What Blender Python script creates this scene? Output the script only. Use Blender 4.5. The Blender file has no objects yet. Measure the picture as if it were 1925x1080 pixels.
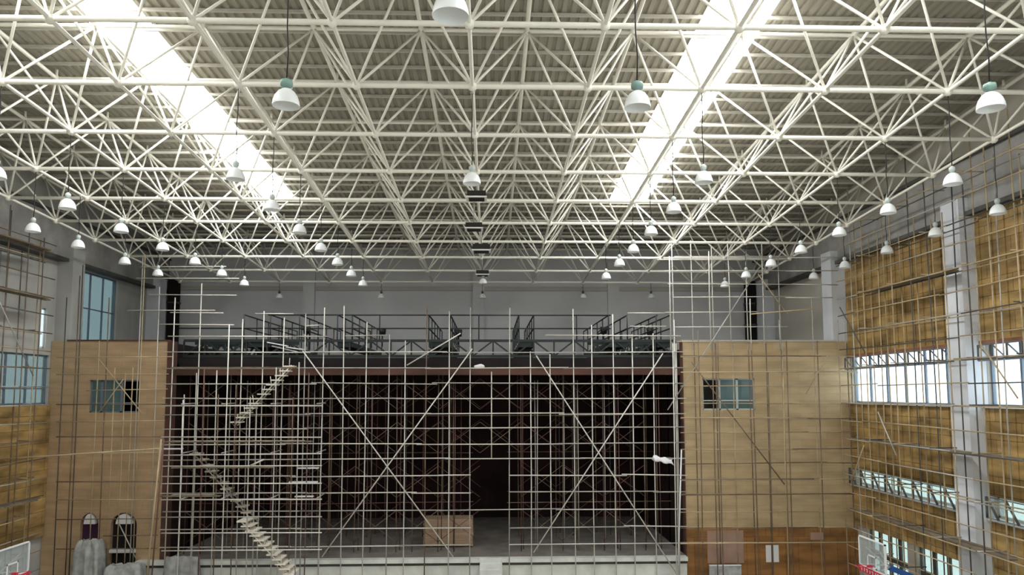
import bpy, math, random
from mathutils import Vector, Matrix

random.seed(7)
C = bpy.context.scene.collection
SC = bpy.context.scene

# ------------------------------------------------------------------ camera, sky, exposure
CZ = 8.8                                    # eye height above the hall floor (camera on the gallery)
F, PX, PY = 1377.81, 962.5, 618.83          # focal length and principal point measured in the 1925x1080 frame
YAW, PITCH, ROLL = .0293, .0854, -.0017
cy, sy, cp, sp, cr, sr = (math.cos(YAW), math.sin(YAW), math.cos(PITCH), math.sin(PITCH), math.cos(ROLL), math.sin(ROLL))
FWD = Vector((sy*cp, cy*cp, sp)); R0 = Vector((cy, -sy, 0)); U0 = R0.cross(FWD)
RGT = cr*R0 + sr*U0; UPV = -sr*R0 + cr*U0
cam_d = bpy.data.cameras.new('camera'); cam = bpy.data.objects.new('camera', cam_d); C.objects.link(cam)
M3 = Matrix((RGT, UPV, -FWD)).transposed()
cam.matrix_world = Matrix.Translation((0, 0, CZ)) @ M3.to_4x4()
cam_d.sensor_width = 36; cam_d.lens = F/1925*36; cam_d.shift_y = (PY-540)/1925
cam_d.clip_end = 300
SC.camera = cam

W = bpy.data.worlds.new('sky'); SC.world = W; W.use_nodes = True
bg = W.node_tree.nodes['Background']; bg.inputs[0].default_value = (.86, .94, 1, 1); bg.inputs[1].default_value = 2.2
SKYLIGHT_STRENGTH = 15.0
SC.view_settings.view_transform = 'Standard'; SC.view_settings.look = 'None'
SC.view_settings.exposure = 0.55; SC.view_settings.gamma = 1.0
SC.view_settings.use_curve_mapping = False
SC.cycles.max_bounces = 8; SC.cycles.diffuse_bounces = 4; SC.cycles.transparent_max_bounces = 12
SC.cycles.sample_clamp_indirect = 4.0

# ------------------------------------------------------------------ measuring helpers
def ray(x, y): return RGT*((x-PX)/F) - UPV*((y-PY)/F) + FWD
def atY(x, y, Y): d = ray(x, y); return Vector((0, 0, CZ)) + d*(Y/d.y)
def atZ(x, y, Z): d = ray(x, y); return Vector((0, 0, CZ)) + d*((Z-CZ)/d.z)
def zAt(y, Y, x=920): return atY(x, y, Y).z
def xAt(x, Y, y=740): return atY(x, y, Y).x

# ------------------------------------------------------------------ materials
def mat(name, col, rough=.6, metal=0., var=0., scale=3., stretch=(1, 1, 1), col2=None, bump=0., emit=None, spec=.3):
    m = bpy.data.materials.new(name); m.use_nodes = True
    nt = m.node_tree; b = nt.nodes['Principled BSDF']
    b.inputs['Roughness'].default_value = rough; b.inputs['Metallic'].default_value = metal
    b.inputs['Specular IOR Level'].default_value = spec
    b.inputs['Base Color'].default_value = (*col, 1)
    if col2 or var:
        tc = nt.nodes.new('ShaderNodeTexCoord'); mp = nt.nodes.new('ShaderNodeMapping'); nz = nt.nodes.new('ShaderNodeTexNoise')
        mp.inputs['Scale'].default_value = stretch
        nt.links.new(tc.outputs['Object'], mp.inputs[0]); nt.links.new(mp.outputs[0], nz.inputs['Vector'])
        nz.inputs['Scale'].default_value = scale; nz.inputs['Detail'].default_value = 6
        rp = nt.nodes.new('ShaderNodeValToRGB')
        c2 = col2 or tuple(max(0, c*(1-var)) for c in col)
        rp.color_ramp.elements[0].position = .32; rp.color_ramp.elements[1].position = .68
        rp.color_ramp.elements[0].color = (*c2, 1); rp.color_ramp.elements[1].color = (*col, 1)
        nt.links.new(nz.outputs[0], rp.inputs[0]); nt.links.new(rp.outputs[0], b.inputs['Base Color'])
        if bump:
            bp = nt.nodes.new('ShaderNodeBump'); bp.inputs['Strength'].default_value = bump
            nt.links.new(nz.outputs[0], bp.inputs['Height']); nt.links.new(bp.outputs[0], b.inputs['Normal'])
    if emit:
        b.inputs['Emission Color'].default_value = (*emit[:3], 1); b.inputs['Emission Strength'].default_value = emit[3]
    return m

def glass(name, tint, clear=.9, gloss=.08):
    m = bpy.data.materials.new(name); m.use_nodes = True; nt = m.node_tree
    nt.nodes.clear()
    o = nt.nodes.new('ShaderNodeOutputMaterial'); mx = nt.nodes.new('ShaderNodeMixShader'); mx2 = nt.nodes.new('ShaderNodeMixShader')
    t = nt.nodes.new('ShaderNodeBsdfTransparent'); t.inputs[0].default_value = (*tint, 1)
    g = nt.nodes.new('ShaderNodeBsdfGlossy'); g.inputs['Roughness'].default_value = .05
    d = nt.nodes.new('ShaderNodeBsdfDiffuse'); d.inputs[0].default_value = (*tint, 1)
    mx.inputs[0].default_value = gloss; mx2.inputs[0].default_value = clear
    nt.links.new(t.outputs[0], mx.inputs[1]); nt.links.new(g.outputs[0], mx.inputs[2])
    nt.links.new(d.outputs[0], mx2.inputs[1]); nt.links.new(mx.outputs[0], mx2.inputs[2]); nt.links.new(mx2.outputs[0], o.inputs[0])
    return m

def panel_mat(name, c1, c2, mortar, bw, bh, msize=.012, axis='XZ', noise=.35):
    """large cladding boards: brick texture laid in the wall plane, tinted by noise"""
    m = bpy.data.materials.new(name); m.use_nodes = True; nt = m.node_tree; b = nt.nodes['Principled BSDF']
    b.inputs['Roughness'].default_value = .55; b.inputs['Specular IOR Level'].default_value = .3
    tc = nt.nodes.new('ShaderNodeTexCoord'); sx = nt.nodes.new('ShaderNodeSeparateXYZ'); cb = nt.nodes.new('ShaderNodeCombineXYZ')
    nt.links.new(tc.outputs['Object'], sx.inputs[0])
    nt.links.new(sx.outputs['X' if axis == 'XZ' else 'Y'], cb.inputs[0]); nt.links.new(sx.outputs['Z'], cb.inputs[1])
    br = nt.nodes.new('ShaderNodeTexBrick'); br.inputs['Scale'].default_value = 1
    br.inputs['Brick Width'].default_value = bw; br.inputs['Row Height'].default_value = bh
    br.inputs['Mortar Size'].default_value = msize; br.inputs['Mortar Smooth'].default_value = .2
    br.inputs['Color1'].default_value = (*c1, 1); br.inputs['Color2'].default_value = (*c2, 1); br.inputs['Mortar'].default_value = (*mortar, 1)
    nt.links.new(cb.outputs[0], br.inputs['Vector'])
    nz = nt.nodes.new('ShaderNodeTexNoise'); nz.inputs['Scale'].default_value = .7; nz.inputs['Detail'].default_value = 7
    mp = nt.nodes.new('ShaderNodeMapping'); mp.inputs['Scale'].default_value = (1.0, 3.5, 1)
    nt.links.new(cb.outputs[0], mp.inputs[0]); nt.links.new(mp.outputs[0], nz.inputs['Vector'])
    mr = nt.nodes.new('ShaderNodeMapRange'); mr.inputs[1].default_value = .3; mr.inputs[2].default_value = .7
    mr.inputs[3].default_value = 1-noise; mr.inputs[4].default_value = 1+noise*.4
    nt.links.new(nz.outputs[0], mr.inputs[0])
    mx = nt.nodes.new('ShaderNodeMix'); mx.data_type = 'RGBA'; mx.blend_type = 'MULTIPLY'; mx.inputs[0].default_value = 1
    nt.links.new(br.outputs[0], mx.inputs[6]); nt.links.new(mr.outputs[0], mx.inputs[7]); nt.links.new(mx.outputs[2], b.inputs['Base Color'])
    return m

M = dict(
    tube_white=mat('white_painted_steel', (.92, .89, .79), .4, var=.06, scale=2),
    deck=mat('grey_roof_sheet', (.38, .355, .29), .6, var=.15, scale=.6),
    purlin=mat('galvanised_purlin', (.60, .57, .50), .5, var=.15, scale=1),
    plaster=mat('grey_plaster', (.56, .53, .47), .85, var=.12, scale=.5),
    plaster_raw=mat('raw_grey_plaster', (.50, .50, .47), .9, var=.25, scale=.8, stretch=(1, 1, .5)),
    white_wall=mat('white_paint', (.74, .73, .74), .8, var=.1, scale=.4),
    pillar=mat('pale_pillar_paint', (.74, .76, .80), .7, var=.14, scale=1.2, stretch=(1, 1, .4)),
    concrete=mat('concrete', (.40, .39, .37), .9, var=.3, scale=1.3),
    stagefloor=mat('dusty_stage_floor', (.24, .215, .19), .9, var=.35, scale=1.2),
    stagewhite=mat('stage_front_paint', (.74, .75, .70), .8, var=.25, scale=1.5),
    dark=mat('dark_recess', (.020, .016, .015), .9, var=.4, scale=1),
    maroon=mat('maroon_stage_lining', (.032, .012, .012), .9, var=.6, scale=.5),
    lintel=mat('brown_lintel_board', (.13, .062, .045), .8, var=.5, scale=1, stretch=(.4, 1, 1)),
    greensteel=mat('dark_green_steel', (.032, .042, .04), .5, .2, var=.3, scale=2),
    gold=panel_mat('ochre_wall_board', (.54, .405, .235), (.50, .365, .20), (.40, .28, .15), 2.4, .3, .006, 'XZ', .22),
    golddim=panel_mat('dimmed_ochre_wall_board', (.50, .350, .205), (.46, .315, .18), (.36, .24, .13), 2.4, .3, .006, 'XZ', .22),  # ochre board darkened to stand for the weaker light on the left wall
    goldlow=panel_mat('brown_base_board', (.36, .17, .045), (.26, .12, .04), (.15, .07, .02), .6, 2.2, .01, 'XZ', .45),
    pinkboard=mat('bare_pink_board', (.42, .27, .20), .8, var=.2, scale=2),
    wood=panel_mat('wood_slat_cladding', (.48, .315, .12), (.35, .22, .08), (.15, .09, .04), 2.4, .6, .012, 'YZ', .6),
    woodedge=mat('raw_wood_batten', (.30, .14, .09), .8, var=.4, scale=2),
    galv=mat('galvanised_tube', (.52, .50, .45), .5, .25, var=.35, scale=1.1),
    galvbright=mat('bright_tube', (.72, .69, .62), .5, .1, var=.25, scale=1.1),
    rust=mat('rusty_tube', (.23, .165, .115), .8, var=.5, scale=1.5),
    redtube=mat('red_primed_tube', (.17, .085, .07), .7, var=.4, scale=1.2),
    tan=mat('tan_dusty_tube', (.50, .39, .24), .7, var=.35, scale=1.4),
    darktube=mat('dark_tube', (.11, .105, .095), .7, var=.4, scale=1.4),
    plank=mat('scaffold_plank', (.62, .55, .43), .8, var=.4, scale=3),
    plankdark=mat('old_scaffold_plank', (.24, .19, .13), .9, var=.5, scale=3),
    litwood=mat('lit_plank', (.86, .80, .68), .7, var=.15, scale=3),  # plank colour paled to imitate light falling on the bright stair flights
    ply=mat('plywood', (.42, .29, .19), .7, var=.25, scale=1.5, stretch=(1, 1, 6)),
    dome=mat('frosted_white_dome', (.84, .86, .85), .35, spec=.5),
    ballast=mat('pale_green_housing', (.22, .34, .30), .5),
    whitecap=mat('pale_cap', (.50, .56, .53), .5),
    cable=mat('black_cable', (.02, .02, .02), .6),
    blackbox=mat('black_casing', (.02, .017, .015), .5),
    whiterim=mat('white_trim', (.8, .79, .75), .5),
    frame=mat('grey_window_frame', (.18, .22, .27), .5, .2),
    framelight=mat('pale_window_frame', (.52, .60, .58), .5),
    framewhite=mat('white_window_frame', (.72, .74, .74), .5),
    blue=mat('blue_pad', (.03, .10, .32), .5),
    teal=mat('teal_metal', (.08, .32, .27), .5),
    red=mat('red_pad', (.50, .03, .05), .5),
    sheet=mat('dusty_plastic_sheet', (.44, .45, .43), .7, var=.45, scale=3, bump=.5),
    purple=mat('purple_lining', (.055, .018, .05), .8),
    paper=mat('white_paper', (.78, .78, .78), .8),
    floor=mat('dusty_concrete_floor', (.56, .53, .47), .8, var=.25, scale=.7),
    glass_clear=glass('clear_glass', (.93, .98, 1.0), .95, .06),
    glass_teal=glass('teal_glass', (.20, .27, .26), .72, .08),
    glass_pale=glass('pale_aqua_glass', (.34, .40, .40), .75, .06),
    glass_slot=glass('frosted_slot_glass', (.62, .70, .67), .75, .06),
    acrylic=glass('clear_backboard_acrylic', (.80, .85, .85), .78, .1),
    skylight=mat('glowing_skylight_sheet', (.9, .9, .9), .6, emit=(.955, .985, 1, SKYLIGHT_STRENGTH)),
)

# ------------------------------------------------------------------ mesh helpers
class MB:
    def __init__(s): s.v = []; s.f = []; s.sm = []
    def box(s, a, b):
        (x0, y0, z0), (x1, y1, z1) = a, b
        n = len(s.v)
        s.v += [(x0, y0, z0), (x1, y0, z0), (x1, y1, z0), (x0, y1, z0), (x0, y0, z1), (x1, y0, z1), (x1, y1, z1), (x0, y1, z1)]
        for q in ((0, 3, 2, 1), (4, 5, 6, 7), (0, 1, 5, 4), (1, 2, 6, 5), (2, 3, 7, 6), (3, 0, 4, 7)):
            s.f.append(tuple(n+i for i in q)); s.sm.append(False)
        return s
    def beam(s, a, b, w, h, up=(0, 0, 1)):
        """rectangular bar from a to b"""
        a = Vector(a); b = Vector(b); d = (b-a).normalized(); up = Vector(up)
        if abs(d.dot(up)) > .99: up = Vector((0, 1, 0))
        x = d.cross(up).normalized(); z = x.cross(d)
        n = len(s.v)
        for p in (a, b):
            for i, j in ((-1, -1), (1, -1), (1, 1), (-1, 1)):
                s.v.append(tuple(p + x*(i*w/2) + z*(j*h/2)))
        for q in ((0, 1, 2, 3), (7, 6, 5, 4), (0, 4, 5, 1), (1, 5, 6, 2), (2, 6, 7, 3), (3, 7, 4, 0)):
            s.f.append(tuple(n+i for i in q)); s.sm.append(False)
        return s
    def tube(s, pts, r, k=8):
        pts = [Vector(p) for p in pts]; n0 = len(s.v); x = None
        for i, p in enumerate(pts):
            d = (pts[min(i+1, len(pts)-1)] - pts[max(i-1, 0)]).normalized()
            if x is None:
                x = d.orthogonal().normalized()
            else:
                x = (x - d*x.dot(d)).normalized()
            y = d.cross(x)
            for j in range(k):
                t = 2*math.pi*j/k
                s.v.append(tuple(p + x*(r*math.cos(t)) + y*(r*math.sin(t))))
        for i in range(len(pts)-1):
            for j in range(k):
                a = n0+i*k+j; b = n0+i*k+(j+1) % k
                s.f.append((a, b, b+k, a+k)); s.sm.append(True)
        s.f.append(tuple(n0+j for j in reversed(range(k)))); s.sm.append(False)
        e = n0+(len(pts)-1)*k
        s.f.append(tuple(e+j for j in range(k))); s.sm.append(False)
        return s
    def lathe(s, prof, c=(0, 0, 0), k=24):
        """prof: (r, z) list"""
        n0 = len(s.v)
        for r, z in prof:
            for j in range(k):
                t = 2*math.pi*j/k
                s.v.append((c[0]+r*math.cos(t), c[1]+r*math.sin(t), c[2]+z))
        for i in range(len(prof)-1):
            for j in range(k):
                a = n0+i*k+j; b = n0+i*k+(j+1) % k
                s.f.append((a, b, b+k, a+k)); s.sm.append(True)
        return s
    def ball(s, c, r, k=10):
        return s.lathe([(max(1e-4, r*math.sin(math.pi*i/6)), -r*math.cos(math.pi*i/6)) for i in range(7)], c, k)
    def prism(s, pts, axis_from, axis_to, axis='Y'):
        """extrude an outline (list of (u, z)) along an axis"""
        n = len(s.v); k = len(pts)
        for w in (axis_from, axis_to):
            for u, z in pts:
                s.v.append((u, w, z) if axis == 'Y' else (w, u, z))
        s.f.append(tuple(n+i for i in range(k))); s.sm.append(False)
        s.f.append(tuple(n+k+i for i in reversed(range(k)))); s.sm.append(False)
        for i in range(k):
            j = (i+1) % k
            s.f.append((n+j, n+i, n+k+i, n+k+j)); s.sm.append(False)
        return s
    def build(s, name, m, parent=None):
        me = bpy.data.meshes.new(name)
        L = Vector((0, 0, 0)); q = parent
        while q is not None: L = L + q.location; q = q.parent
        if L.length > 0: s.v = [(x-L.x, y-L.y, z-L.z) for x, y, z in s.v]
        me.from_pydata([tuple(v) for v in s.v], [], s.f)
        me.polygons.foreach_set('use_smooth', s.sm)
        me.materials.append(M[m] if isinstance(m, str) else m)
        me.update()
        o = bpy.data.objects.new(name, me); C.objects.link(o)
        if parent is not None: o.parent = parent
        return o

def tag(o, label=None, cat=None, group=None, kind=None):
    if label: o['label'] = label
    if cat: o['category'] = cat
    if group: o['group'] = group
    if kind: o['kind'] = kind
    return o
def empty(name, loc, label, cat, group=None):
    o = bpy.data.objects.new(name, None); C.objects.link(o); o.location = loc; o.empty_display_size = .2
    return tag(o, label, cat, group)
def struct(name, mb, m, parent=None, label=None):
    o = mb.build(name, m, parent)
    if parent is None: o['kind'] = 'structure'
    if label: o['label'] = label
    return o
def copy_tree(o, loc):
    c = o.copy(); C.objects.link(c); c.location = loc
    for ch in o.children:
        d = ch.copy(); C.objects.link(d); d.parent = c
        for g in ch.children:
            e = g.copy(); C.objects.link(e); e.parent = d
    return c

class Rig:
    """one assembly of many tubes: each tube a part, beyond 100 of a kind the rest in one part"""
    def __init__(s, name, loc, label, cat, cap=100, group=None):
        s.root = empty(name, loc, label, cat, group); s.n = {}; s.rest = {}; s.cap = cap
    def tube(s, part, pts, r, m, k=7):
        s.n[part] = s.n.get(part, 0)+1
        if s.n[part] <= s.cap:
            MB().tube(pts, r, k).build(part, m, s.root)
        else:
            s.rest.setdefault((part, m), MB()).tube(pts, r, k)
    def add(s, part, mb, m):
        s.n[part] = s.n.get(part, 0)+1
        return mb.build(part, m, s.root)
    def ball(s, part, c, r, m):
        s.n[part] = s.n.get(part, 0)+1
        if s.n[part] <= s.cap: MB().ball(c, r).build(part, m, s.root)
        else: s.rest.setdefault((part, m), MB()).ball(c, r)
    def done(s):
        for (part, m), mb in s.rest.items():
            o = mb.build(part, m, s.root); o['kind'] = 'stuff'

def jit(a): return random.uniform(-a, a)

# ------------------------------------------------------------------ dimensions of the hall
XL, XR = -20.0, 16.9                # inner wall faces
YF, YB = 33.9, 45.0                 # front of the ochre walls, back wall behind the stage
YN = -4.0
ZG = 11.15                          # top of the ochre walls
SX0, SX1 = -14.75, 8.95             # stage opening
ZS = 1.4                            # stage floor
H0, SLOPE, DT = 8.634, .0544, 2.321 # roof: falls 5 % towards the stage
def roofz(Y, off=0): return CZ + H0 + off - SLOPE*Y
GX = [-17.75, -14.91, -12.08, -9.25, -6.29, -3.36, -.46, 2.45, 5.35, 8.53, 11.72, 15.02]
GY = [2.95, 5.97, 8.99, 12.02, 15.03, 17.88, 20.91, 23.96, 27.01, 29.98, 32.97, 36.01, 39.04, 42.05]
TX = [-19.2]+[(GX[i]+GX[i+1])/2 for i in range(11)]+[16.55]
TY = [1.45]+[(GY[i]+GY[i+1])/2 for i in range(13)]+[43.6]
COL = {c: GX[c+6] for c in range(-6, 6)}
ROW = {r: GY[r+3] for r in range(-3, 11)}

# ------------------------------------------------------------------ roof: deck, skylights, purlins
DECK = DT+.42
SK = [(-11.2, -9.5), (5.85, 7.7)]; SKY_END = 35.6
def corrugated(x0, x1, y0, y1):
    mb = MB(); prof = []; x = x0
    while x < x1-1e-6:
        for dx, dz in ((0, 0), (.12, 0), (.155, .06), (.225, .06)):
            if x+dx < x1: prof.append((x+dx, dz))
        x += .26
    prof.append((x1, 0))
    for Y in (y0, y1):
        for px, dz in prof: mb.v.append((px, Y, roofz(Y, DECK)+dz))
    k = len(prof)
    for i in range(k-1):
        mb.f.append((i, k+i, k+i+1, i+1)); mb.sm.append(False)
    return mb
deck = MB()
for x0, x1, y0, y1 in ((XL-.3, SK[0][0], YN, YB+.3), (SK[0][1], SK[1][0], YN, YB+.3), (SK[1][1], XR+.3, YN, YB+.3),
                       (SK[0][0], SK[0][1], SKY_END, YB+.3), (SK[1][0], SK[1][1], SKY_END, YB+.3)):
    q = corrugated(x0, x1, y0, y1); n = len(deck.v)
    deck.v += q.v; deck.f += [tuple(n+i for i in f) for f in q.f]; deck.sm += q.sm
ceiling = struct('ceiling', deck, 'deck', label='grey corrugated roof sheeting above the space frame')
Y = 0.2; pi = 0
while Y < YB:
    MB().beam((XL, Y, roofz(Y, DECK-.06)), (XR, Y, roofz(Y, DECK-.06)), .06, .09).build('purlin', 'purlin', ceiling)
    Y += 1.0
for i, (a, b) in enumerate(SK):
    sk = MB()
    sk.v = [(a, YN, roofz(YN, DECK+.05)), (b, YN, roofz(YN, DECK+.05)), (b, SKY_END, roofz(SKY_END, DECK+.05)), (a, SKY_END, roofz(SKY_END, DECK+.05))]
    sk.f = [(0, 3, 2, 1)]; sk.sm = [False]
    struct('window_%d' % (i+1), sk, 'skylight', label=('left', 'right')[i]+' glaring white skylight strip running along the roof')

# ------------------------------------------------------------------ white space frame
sf = Rig('space_frame', (0, 0, 0), 'white tubular steel space frame carrying the roof of the hall', 'roof truss')
def bz(Y): return roofz(Y, 0)
def tz(Y): return roofz(Y, DT)
for Y in GY: sf.tube('bottom_chord', [(x, Y, bz(Y)) for x in GX], .062, 'tube_white', 10)
for x in GX: sf.tube('bottom_chord', [(x, Y, bz(Y)) for Y in GY], .048, 'tube_white', 8)
for Y in TY: sf.tube('top_chord', [(x, Y, tz(Y)) for x in TX], .055, 'tube_white', 8)
for x in TX: sf.tube('top_chord', [(x, Y, tz(Y)) for Y in TY], .062, 'tube_white', 8)
order = sorted(((i, j) for i in range(len(GX)) for j in range(len(GY))), key=lambda t: (abs(GY[t[1]]-15.5) if GY[t[1]] >= 15 else 60, abs(GX[t[0]])))
for i, j in order:
    p = Vector((GX[i], GY[j], bz(GY[j])))
    sf.ball('node_ball', p, .12, 'tube_white')
    for di in (0, 1):
        for dj in (0, 1):
            q = Vector((TX[i+di], TY[j+dj], tz(TY[j+dj])))
            sf.tube('web_tube', [p, q], .036, 'tube_white', 7)
for i in range(len(TX)):
    for j in range(len(TY)):
        sf.rest.setdefault(('node_ball', 'tube_white'), MB()).ball((TX[i], TY[j], tz(TY[j])), .10)
        sf.rest.setdefault(('purlin_post', 'tube_white'), MB()).tube([(TX[i], TY[j], tz(TY[j])), (TX[i], TY[j], tz(TY[j])+.28)], .04, 6)
sf.done()

# ------------------------------------------------------------------ floor and walls
struct('floor', MB().box((XL-.3, YN, -.2), (XR+.3, YB+.3, 0)), 'floor')

def wall_side(name, X, out, holes, m):
    """wall along Y at x = X, built of blocks around its openings (y0, y1, z0, z1)"""
    mb = MB(); x0, x1 = (X, X+.3) if out > 0 else (X-.3, X)
    ys = sorted({YN, YB, *[h[0] for h in holes], *[h[1] for h in holes]})
    for a, b in zip(ys, ys[1:]):
        hs = sorted((h[2], h[3]) for h in holes if h[0] <= a+1e-6 and h[1] >= b-1e-6)
        z = 0.
        for h0, h1 in hs:
            if h0 > z: mb.box((x0, a, z), (x1, b, h0))
            z = h1
        top = [roofz(a, DECK), roofz(b, DECK)]
        mb.prism([(a, z), (b, z), (b, top[1]), (a, top[0])], x0, x1, 'X')
    return struct(name, mb, m)

ZW0, ZW1 = 8.3, 10.5       # upper window band
ZT0, ZT1 = 4.6, 5.3        # clerestory slot
ZD0, ZD1 = .9, 2.75        # ground floor windows
PIL = [5.8, 15.4, 25.0, 34.6, 43.4]      # pillar centres along both side walls
bays = [(PIL[i]+.52, PIL[i+1]-.52) for i in range(4)]
bays[2] = (PIL[2]+.52, YF-.05)
bays_r = bays[:3]
holes_r = [(a, b, z0, z1) for a, b in bays_r for z0, z1 in ((ZW0, ZW1), (ZT0, ZT1))] + [(26.5, 29.2, ZD0, ZD1), (29.9, 33.0, ZD0, ZD1), (16.5, 24.3, ZD0, ZD1)]
wall_right = wall_side('wall_right', XR, 1, holes_r, 'plaster')
holes_l = [(a, b, ZW0, ZW1) for a, b in bays_r] + [(27.2, 30.2, 11.4, 14.6), (36.0, 39.6, 11.3, 14.8), (33.05, 33.5, 10.8, 12.6)]
wall_left = wall_side('wall_left', XL, -1, holes_l, 'plaster_raw')

wn = [3]
def window_x(X, out, y0, y1, z0, z1, gl, fr, nv, nh, label, bar=.05):
    """a framed window in a side wall: frame and mullions, and its glass"""
    xc = X + out*.16
    f = MB()
    f.box((xc-.05, y0, z0), (xc+.05, y1, z0+.07)).box((xc-.05, y0, z1-.07), (xc+.05, y1, z1)).box((xc-.05, y0, z0), (xc+.05, y0+.07, z1)).box((xc-.05, y1-.07, z0), (xc+.05, y1, z1))
    for i in range(1, nv):
        y = y0+(y1-y0)*i/nv; f.box((xc-.04, y-bar/2, z0+.05), (xc+.04, y+bar/2, z1-.05))
    for z in nh: f.box((xc-.045, y0+.05, z-bar/2), (xc+.045, y1-.05, z+bar/2))
    w = struct('window_%d' % wn[0], f, fr, label=label); wn[0] += 1
    MB().box((xc-.012, y0+.05, z0+.05), (xc+.012, y1-.05, z1-.05)).build('glass_pane', gl, w)
    return w
names = ['nearest', 'middle', 'far']
for k, (a, b) in enumerate(bays_r):
    window_x(XR, 1, a, b, ZW0, ZW1, 'glass_clear', 'frame', 6, (ZW1-.62,), 'glaring upper window band of the right wall, %s bay' % names[k], .09)
    window_x(XR, 1, a, b, ZT0, ZT1, 'glass_slot', 'framewhite', 3, (), 'narrow window slot of the right wall, %s bay' % names[k])
    window_x(XL, -1, a, b, ZW0, ZW1, 'glass_pale', 'frame', 6, (ZW0+.7,), 'pale blue upper window band of the left wall, %s bay' % names[k], .07)
window_x(XR, 1, 29.9, 33.0, ZD0, ZD1, 'glass_slot', 'darktube', 4, (1.7,), 'low window of the right wall behind the clear backboard', .2)
window_x(XR, 1, 26.5, 29.2, ZD0, ZD1, 'glass_slot', 'darktube', 3, (1.7,), 'low window of the right wall beside the big pillar', .2)
window_x(XR, 1, 16.5, 24.3, ZD0, ZD1, 'glass_slot', 'darktube', 9, (1.7, 2.25), 'low window row of the right wall, near bay', .16)
window_x(XL, -1, 27.2, 30.2, 11.4, 14.6, 'glass_teal', 'frame', 3, (13.,), 'tall teal window high in the left wall')
window_x(XL, -1, 36.0, 39.6, 11.3, 14.8, 'glass_pale', 'frame', 3, (13.,), 'tall pale window high in the left wall beyond the ochre wall')
window_x(XL, -1, 33.05, 33.5, 10.8, 12.6, 'glass_clear', 'framewhite', 1, (), 'narrow bright window slit in the left wall')

tn = [1]
def trim(mb, m, label=None):
    o = struct('trim_%d' % tn[0], mb, m, label=label); tn[0] += 1; return o
for k, yc in enumerate(PIL):
    trim(MB().box((XR-.7, yc-.5, 0), (XR-.002, yc+.5, 15.5)), 'pillar', 'pale pillar of the right wall, number %d from the camera' % (k+1))
    trim(MB().box((XL+.002, yc-.5, 0), (XL+.7, yc+.5, 15.5)), 'pillar' if k != 3 else 'plaster_raw', 'pale pillar of the left wall, number %d from the camera' % (k+1))
# ring beam under the roof edge, with its darker lips
for X, s in ((XR, -1), (XL, 1)):
    a, b = sorted((X+s*.003, X+s*.35))
    side = 'right' if s < 0 else 'left'
    beam = MB().box((a, YN, 15.0), (b, YB, 16.85))
    o = trim(beam, 'concrete', 'grey concrete ring beam along the %s wall' % side)
    a2, b2 = sorted((X+s*.003, X+s*.5))
    MB().box((a2, YN, 14.85), (b2, YB, 15.0)).build('beam_lip', 'darktube', o)
    MB().box((a2, YN, 16.85), (b2, YB, 16.98)).build('beam_lip', 'darktube', o)
# wood cladding on the right wall and on the lower left wall
for k, (a, b) in enumerate(bays_r):
    for z0, z1, what in ((ZW1+.02, 14.84, 'upper'), (ZT1+.02, ZW0-.02, 'middle'), (ZD1+.02, ZT0-.02, 'lower')):
        p = trim(MB().box((XR-.16, a+.01, z0), (XR-.004, b-.01, z1)), 'wood', '%s brown wood cladding of the right wall, %s bay' % (what, names[k]))
        bt = MB(); y = a+.3; 
        while y < b: bt.box((XR-.20, y-.02, z0+.05), (XR-.161, y+.02, z1-.05)); y += .62
        bt.build('batten', 'wood', p)
    p = trim(MB().box((XL+.004, a+.01, 2.5), (XL+.16, b-.01, ZW0-.02)), 'wood', 'brown wood cladding of the left wall, %s bay' % names[k])
    e = MB().box((XR-.26, a+.01, ZW1-.10), (XR-.004, b-.01, ZW1+.015)); trim(e, 'woodedge')
    e = MB().box((XR-.30, a+.01, ZW0-.05), (XR-.004, b-.01, ZW0-.001)); trim(e, 'framewhite')
    e = MB().box((XR-.30, a+.01, ZT0-.08), (XR-.004, b-.01, ZT0-.001)); trim(e, 'framewhite')
    # light lattice girder hung across the window head: posts and slanting struts
    g = Rig('lattice_girder', (XR-.35, a, ZW1-.6), 'thin dark lattice girder across the head of the right windows, %s bay' % names[k], 'lattice girder')
    g.tube('chord', [(XR-.36, a+.1, ZW1-.14), (XR-.36, b-.1, ZW1-.14)], .022, 'frame', 6)
    g.tube('chord', [(XR-.36, a+.1, ZW1-.66), (XR-.36, b-.1, ZW1-.66)], .03, 'frame', 6)
    n = int((b-a)/.7); 
    for i in range(n+1):
        y = a+.1+(b-a-.2)*i/n
        g.tube('post', [(XR-.36, y, ZW1-.66), (XR-.36, y, ZW1-.14)], .036, 'darktube', 6)
        if i: g.tube('strut', [(XR-.36, y, ZW1-.14), (XR-.36, y-(b-a-.2)/n, ZW1-.66)], .026, 'frame', 6)
    g = Rig('lattice_girder', (XR-.35, a, ZT0), 'thin dark lattice girder across the narrow slot of the right wall, %s bay' % names[k], 'lattice girder')
    n = int((b-a)/.95)
    for i in range(n+1):
        y = a+.1+(b-a-.2)*i/n
        g.tube('post', [(XR-.36, y, ZT0+.02), (XR-.36, y, ZT1)], .042, 'darktube', 6)
        if i: g.tube('strut', [(XR-.36, y, ZT1), (XR-.36, y-.55, ZT0+.02)], .045, 'darktube', 6)
    g.tube('chord', [(XR-.36, a+.1, ZT0+.02), (XR-.36, b-.1, ZT0+.02)], .02, 'frame', 6)
    g.tube('chord', [(XR-.36, a+.1, ZT1), (XR-.36, b-.1, ZT1)], .02, 'frame', 6)

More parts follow.
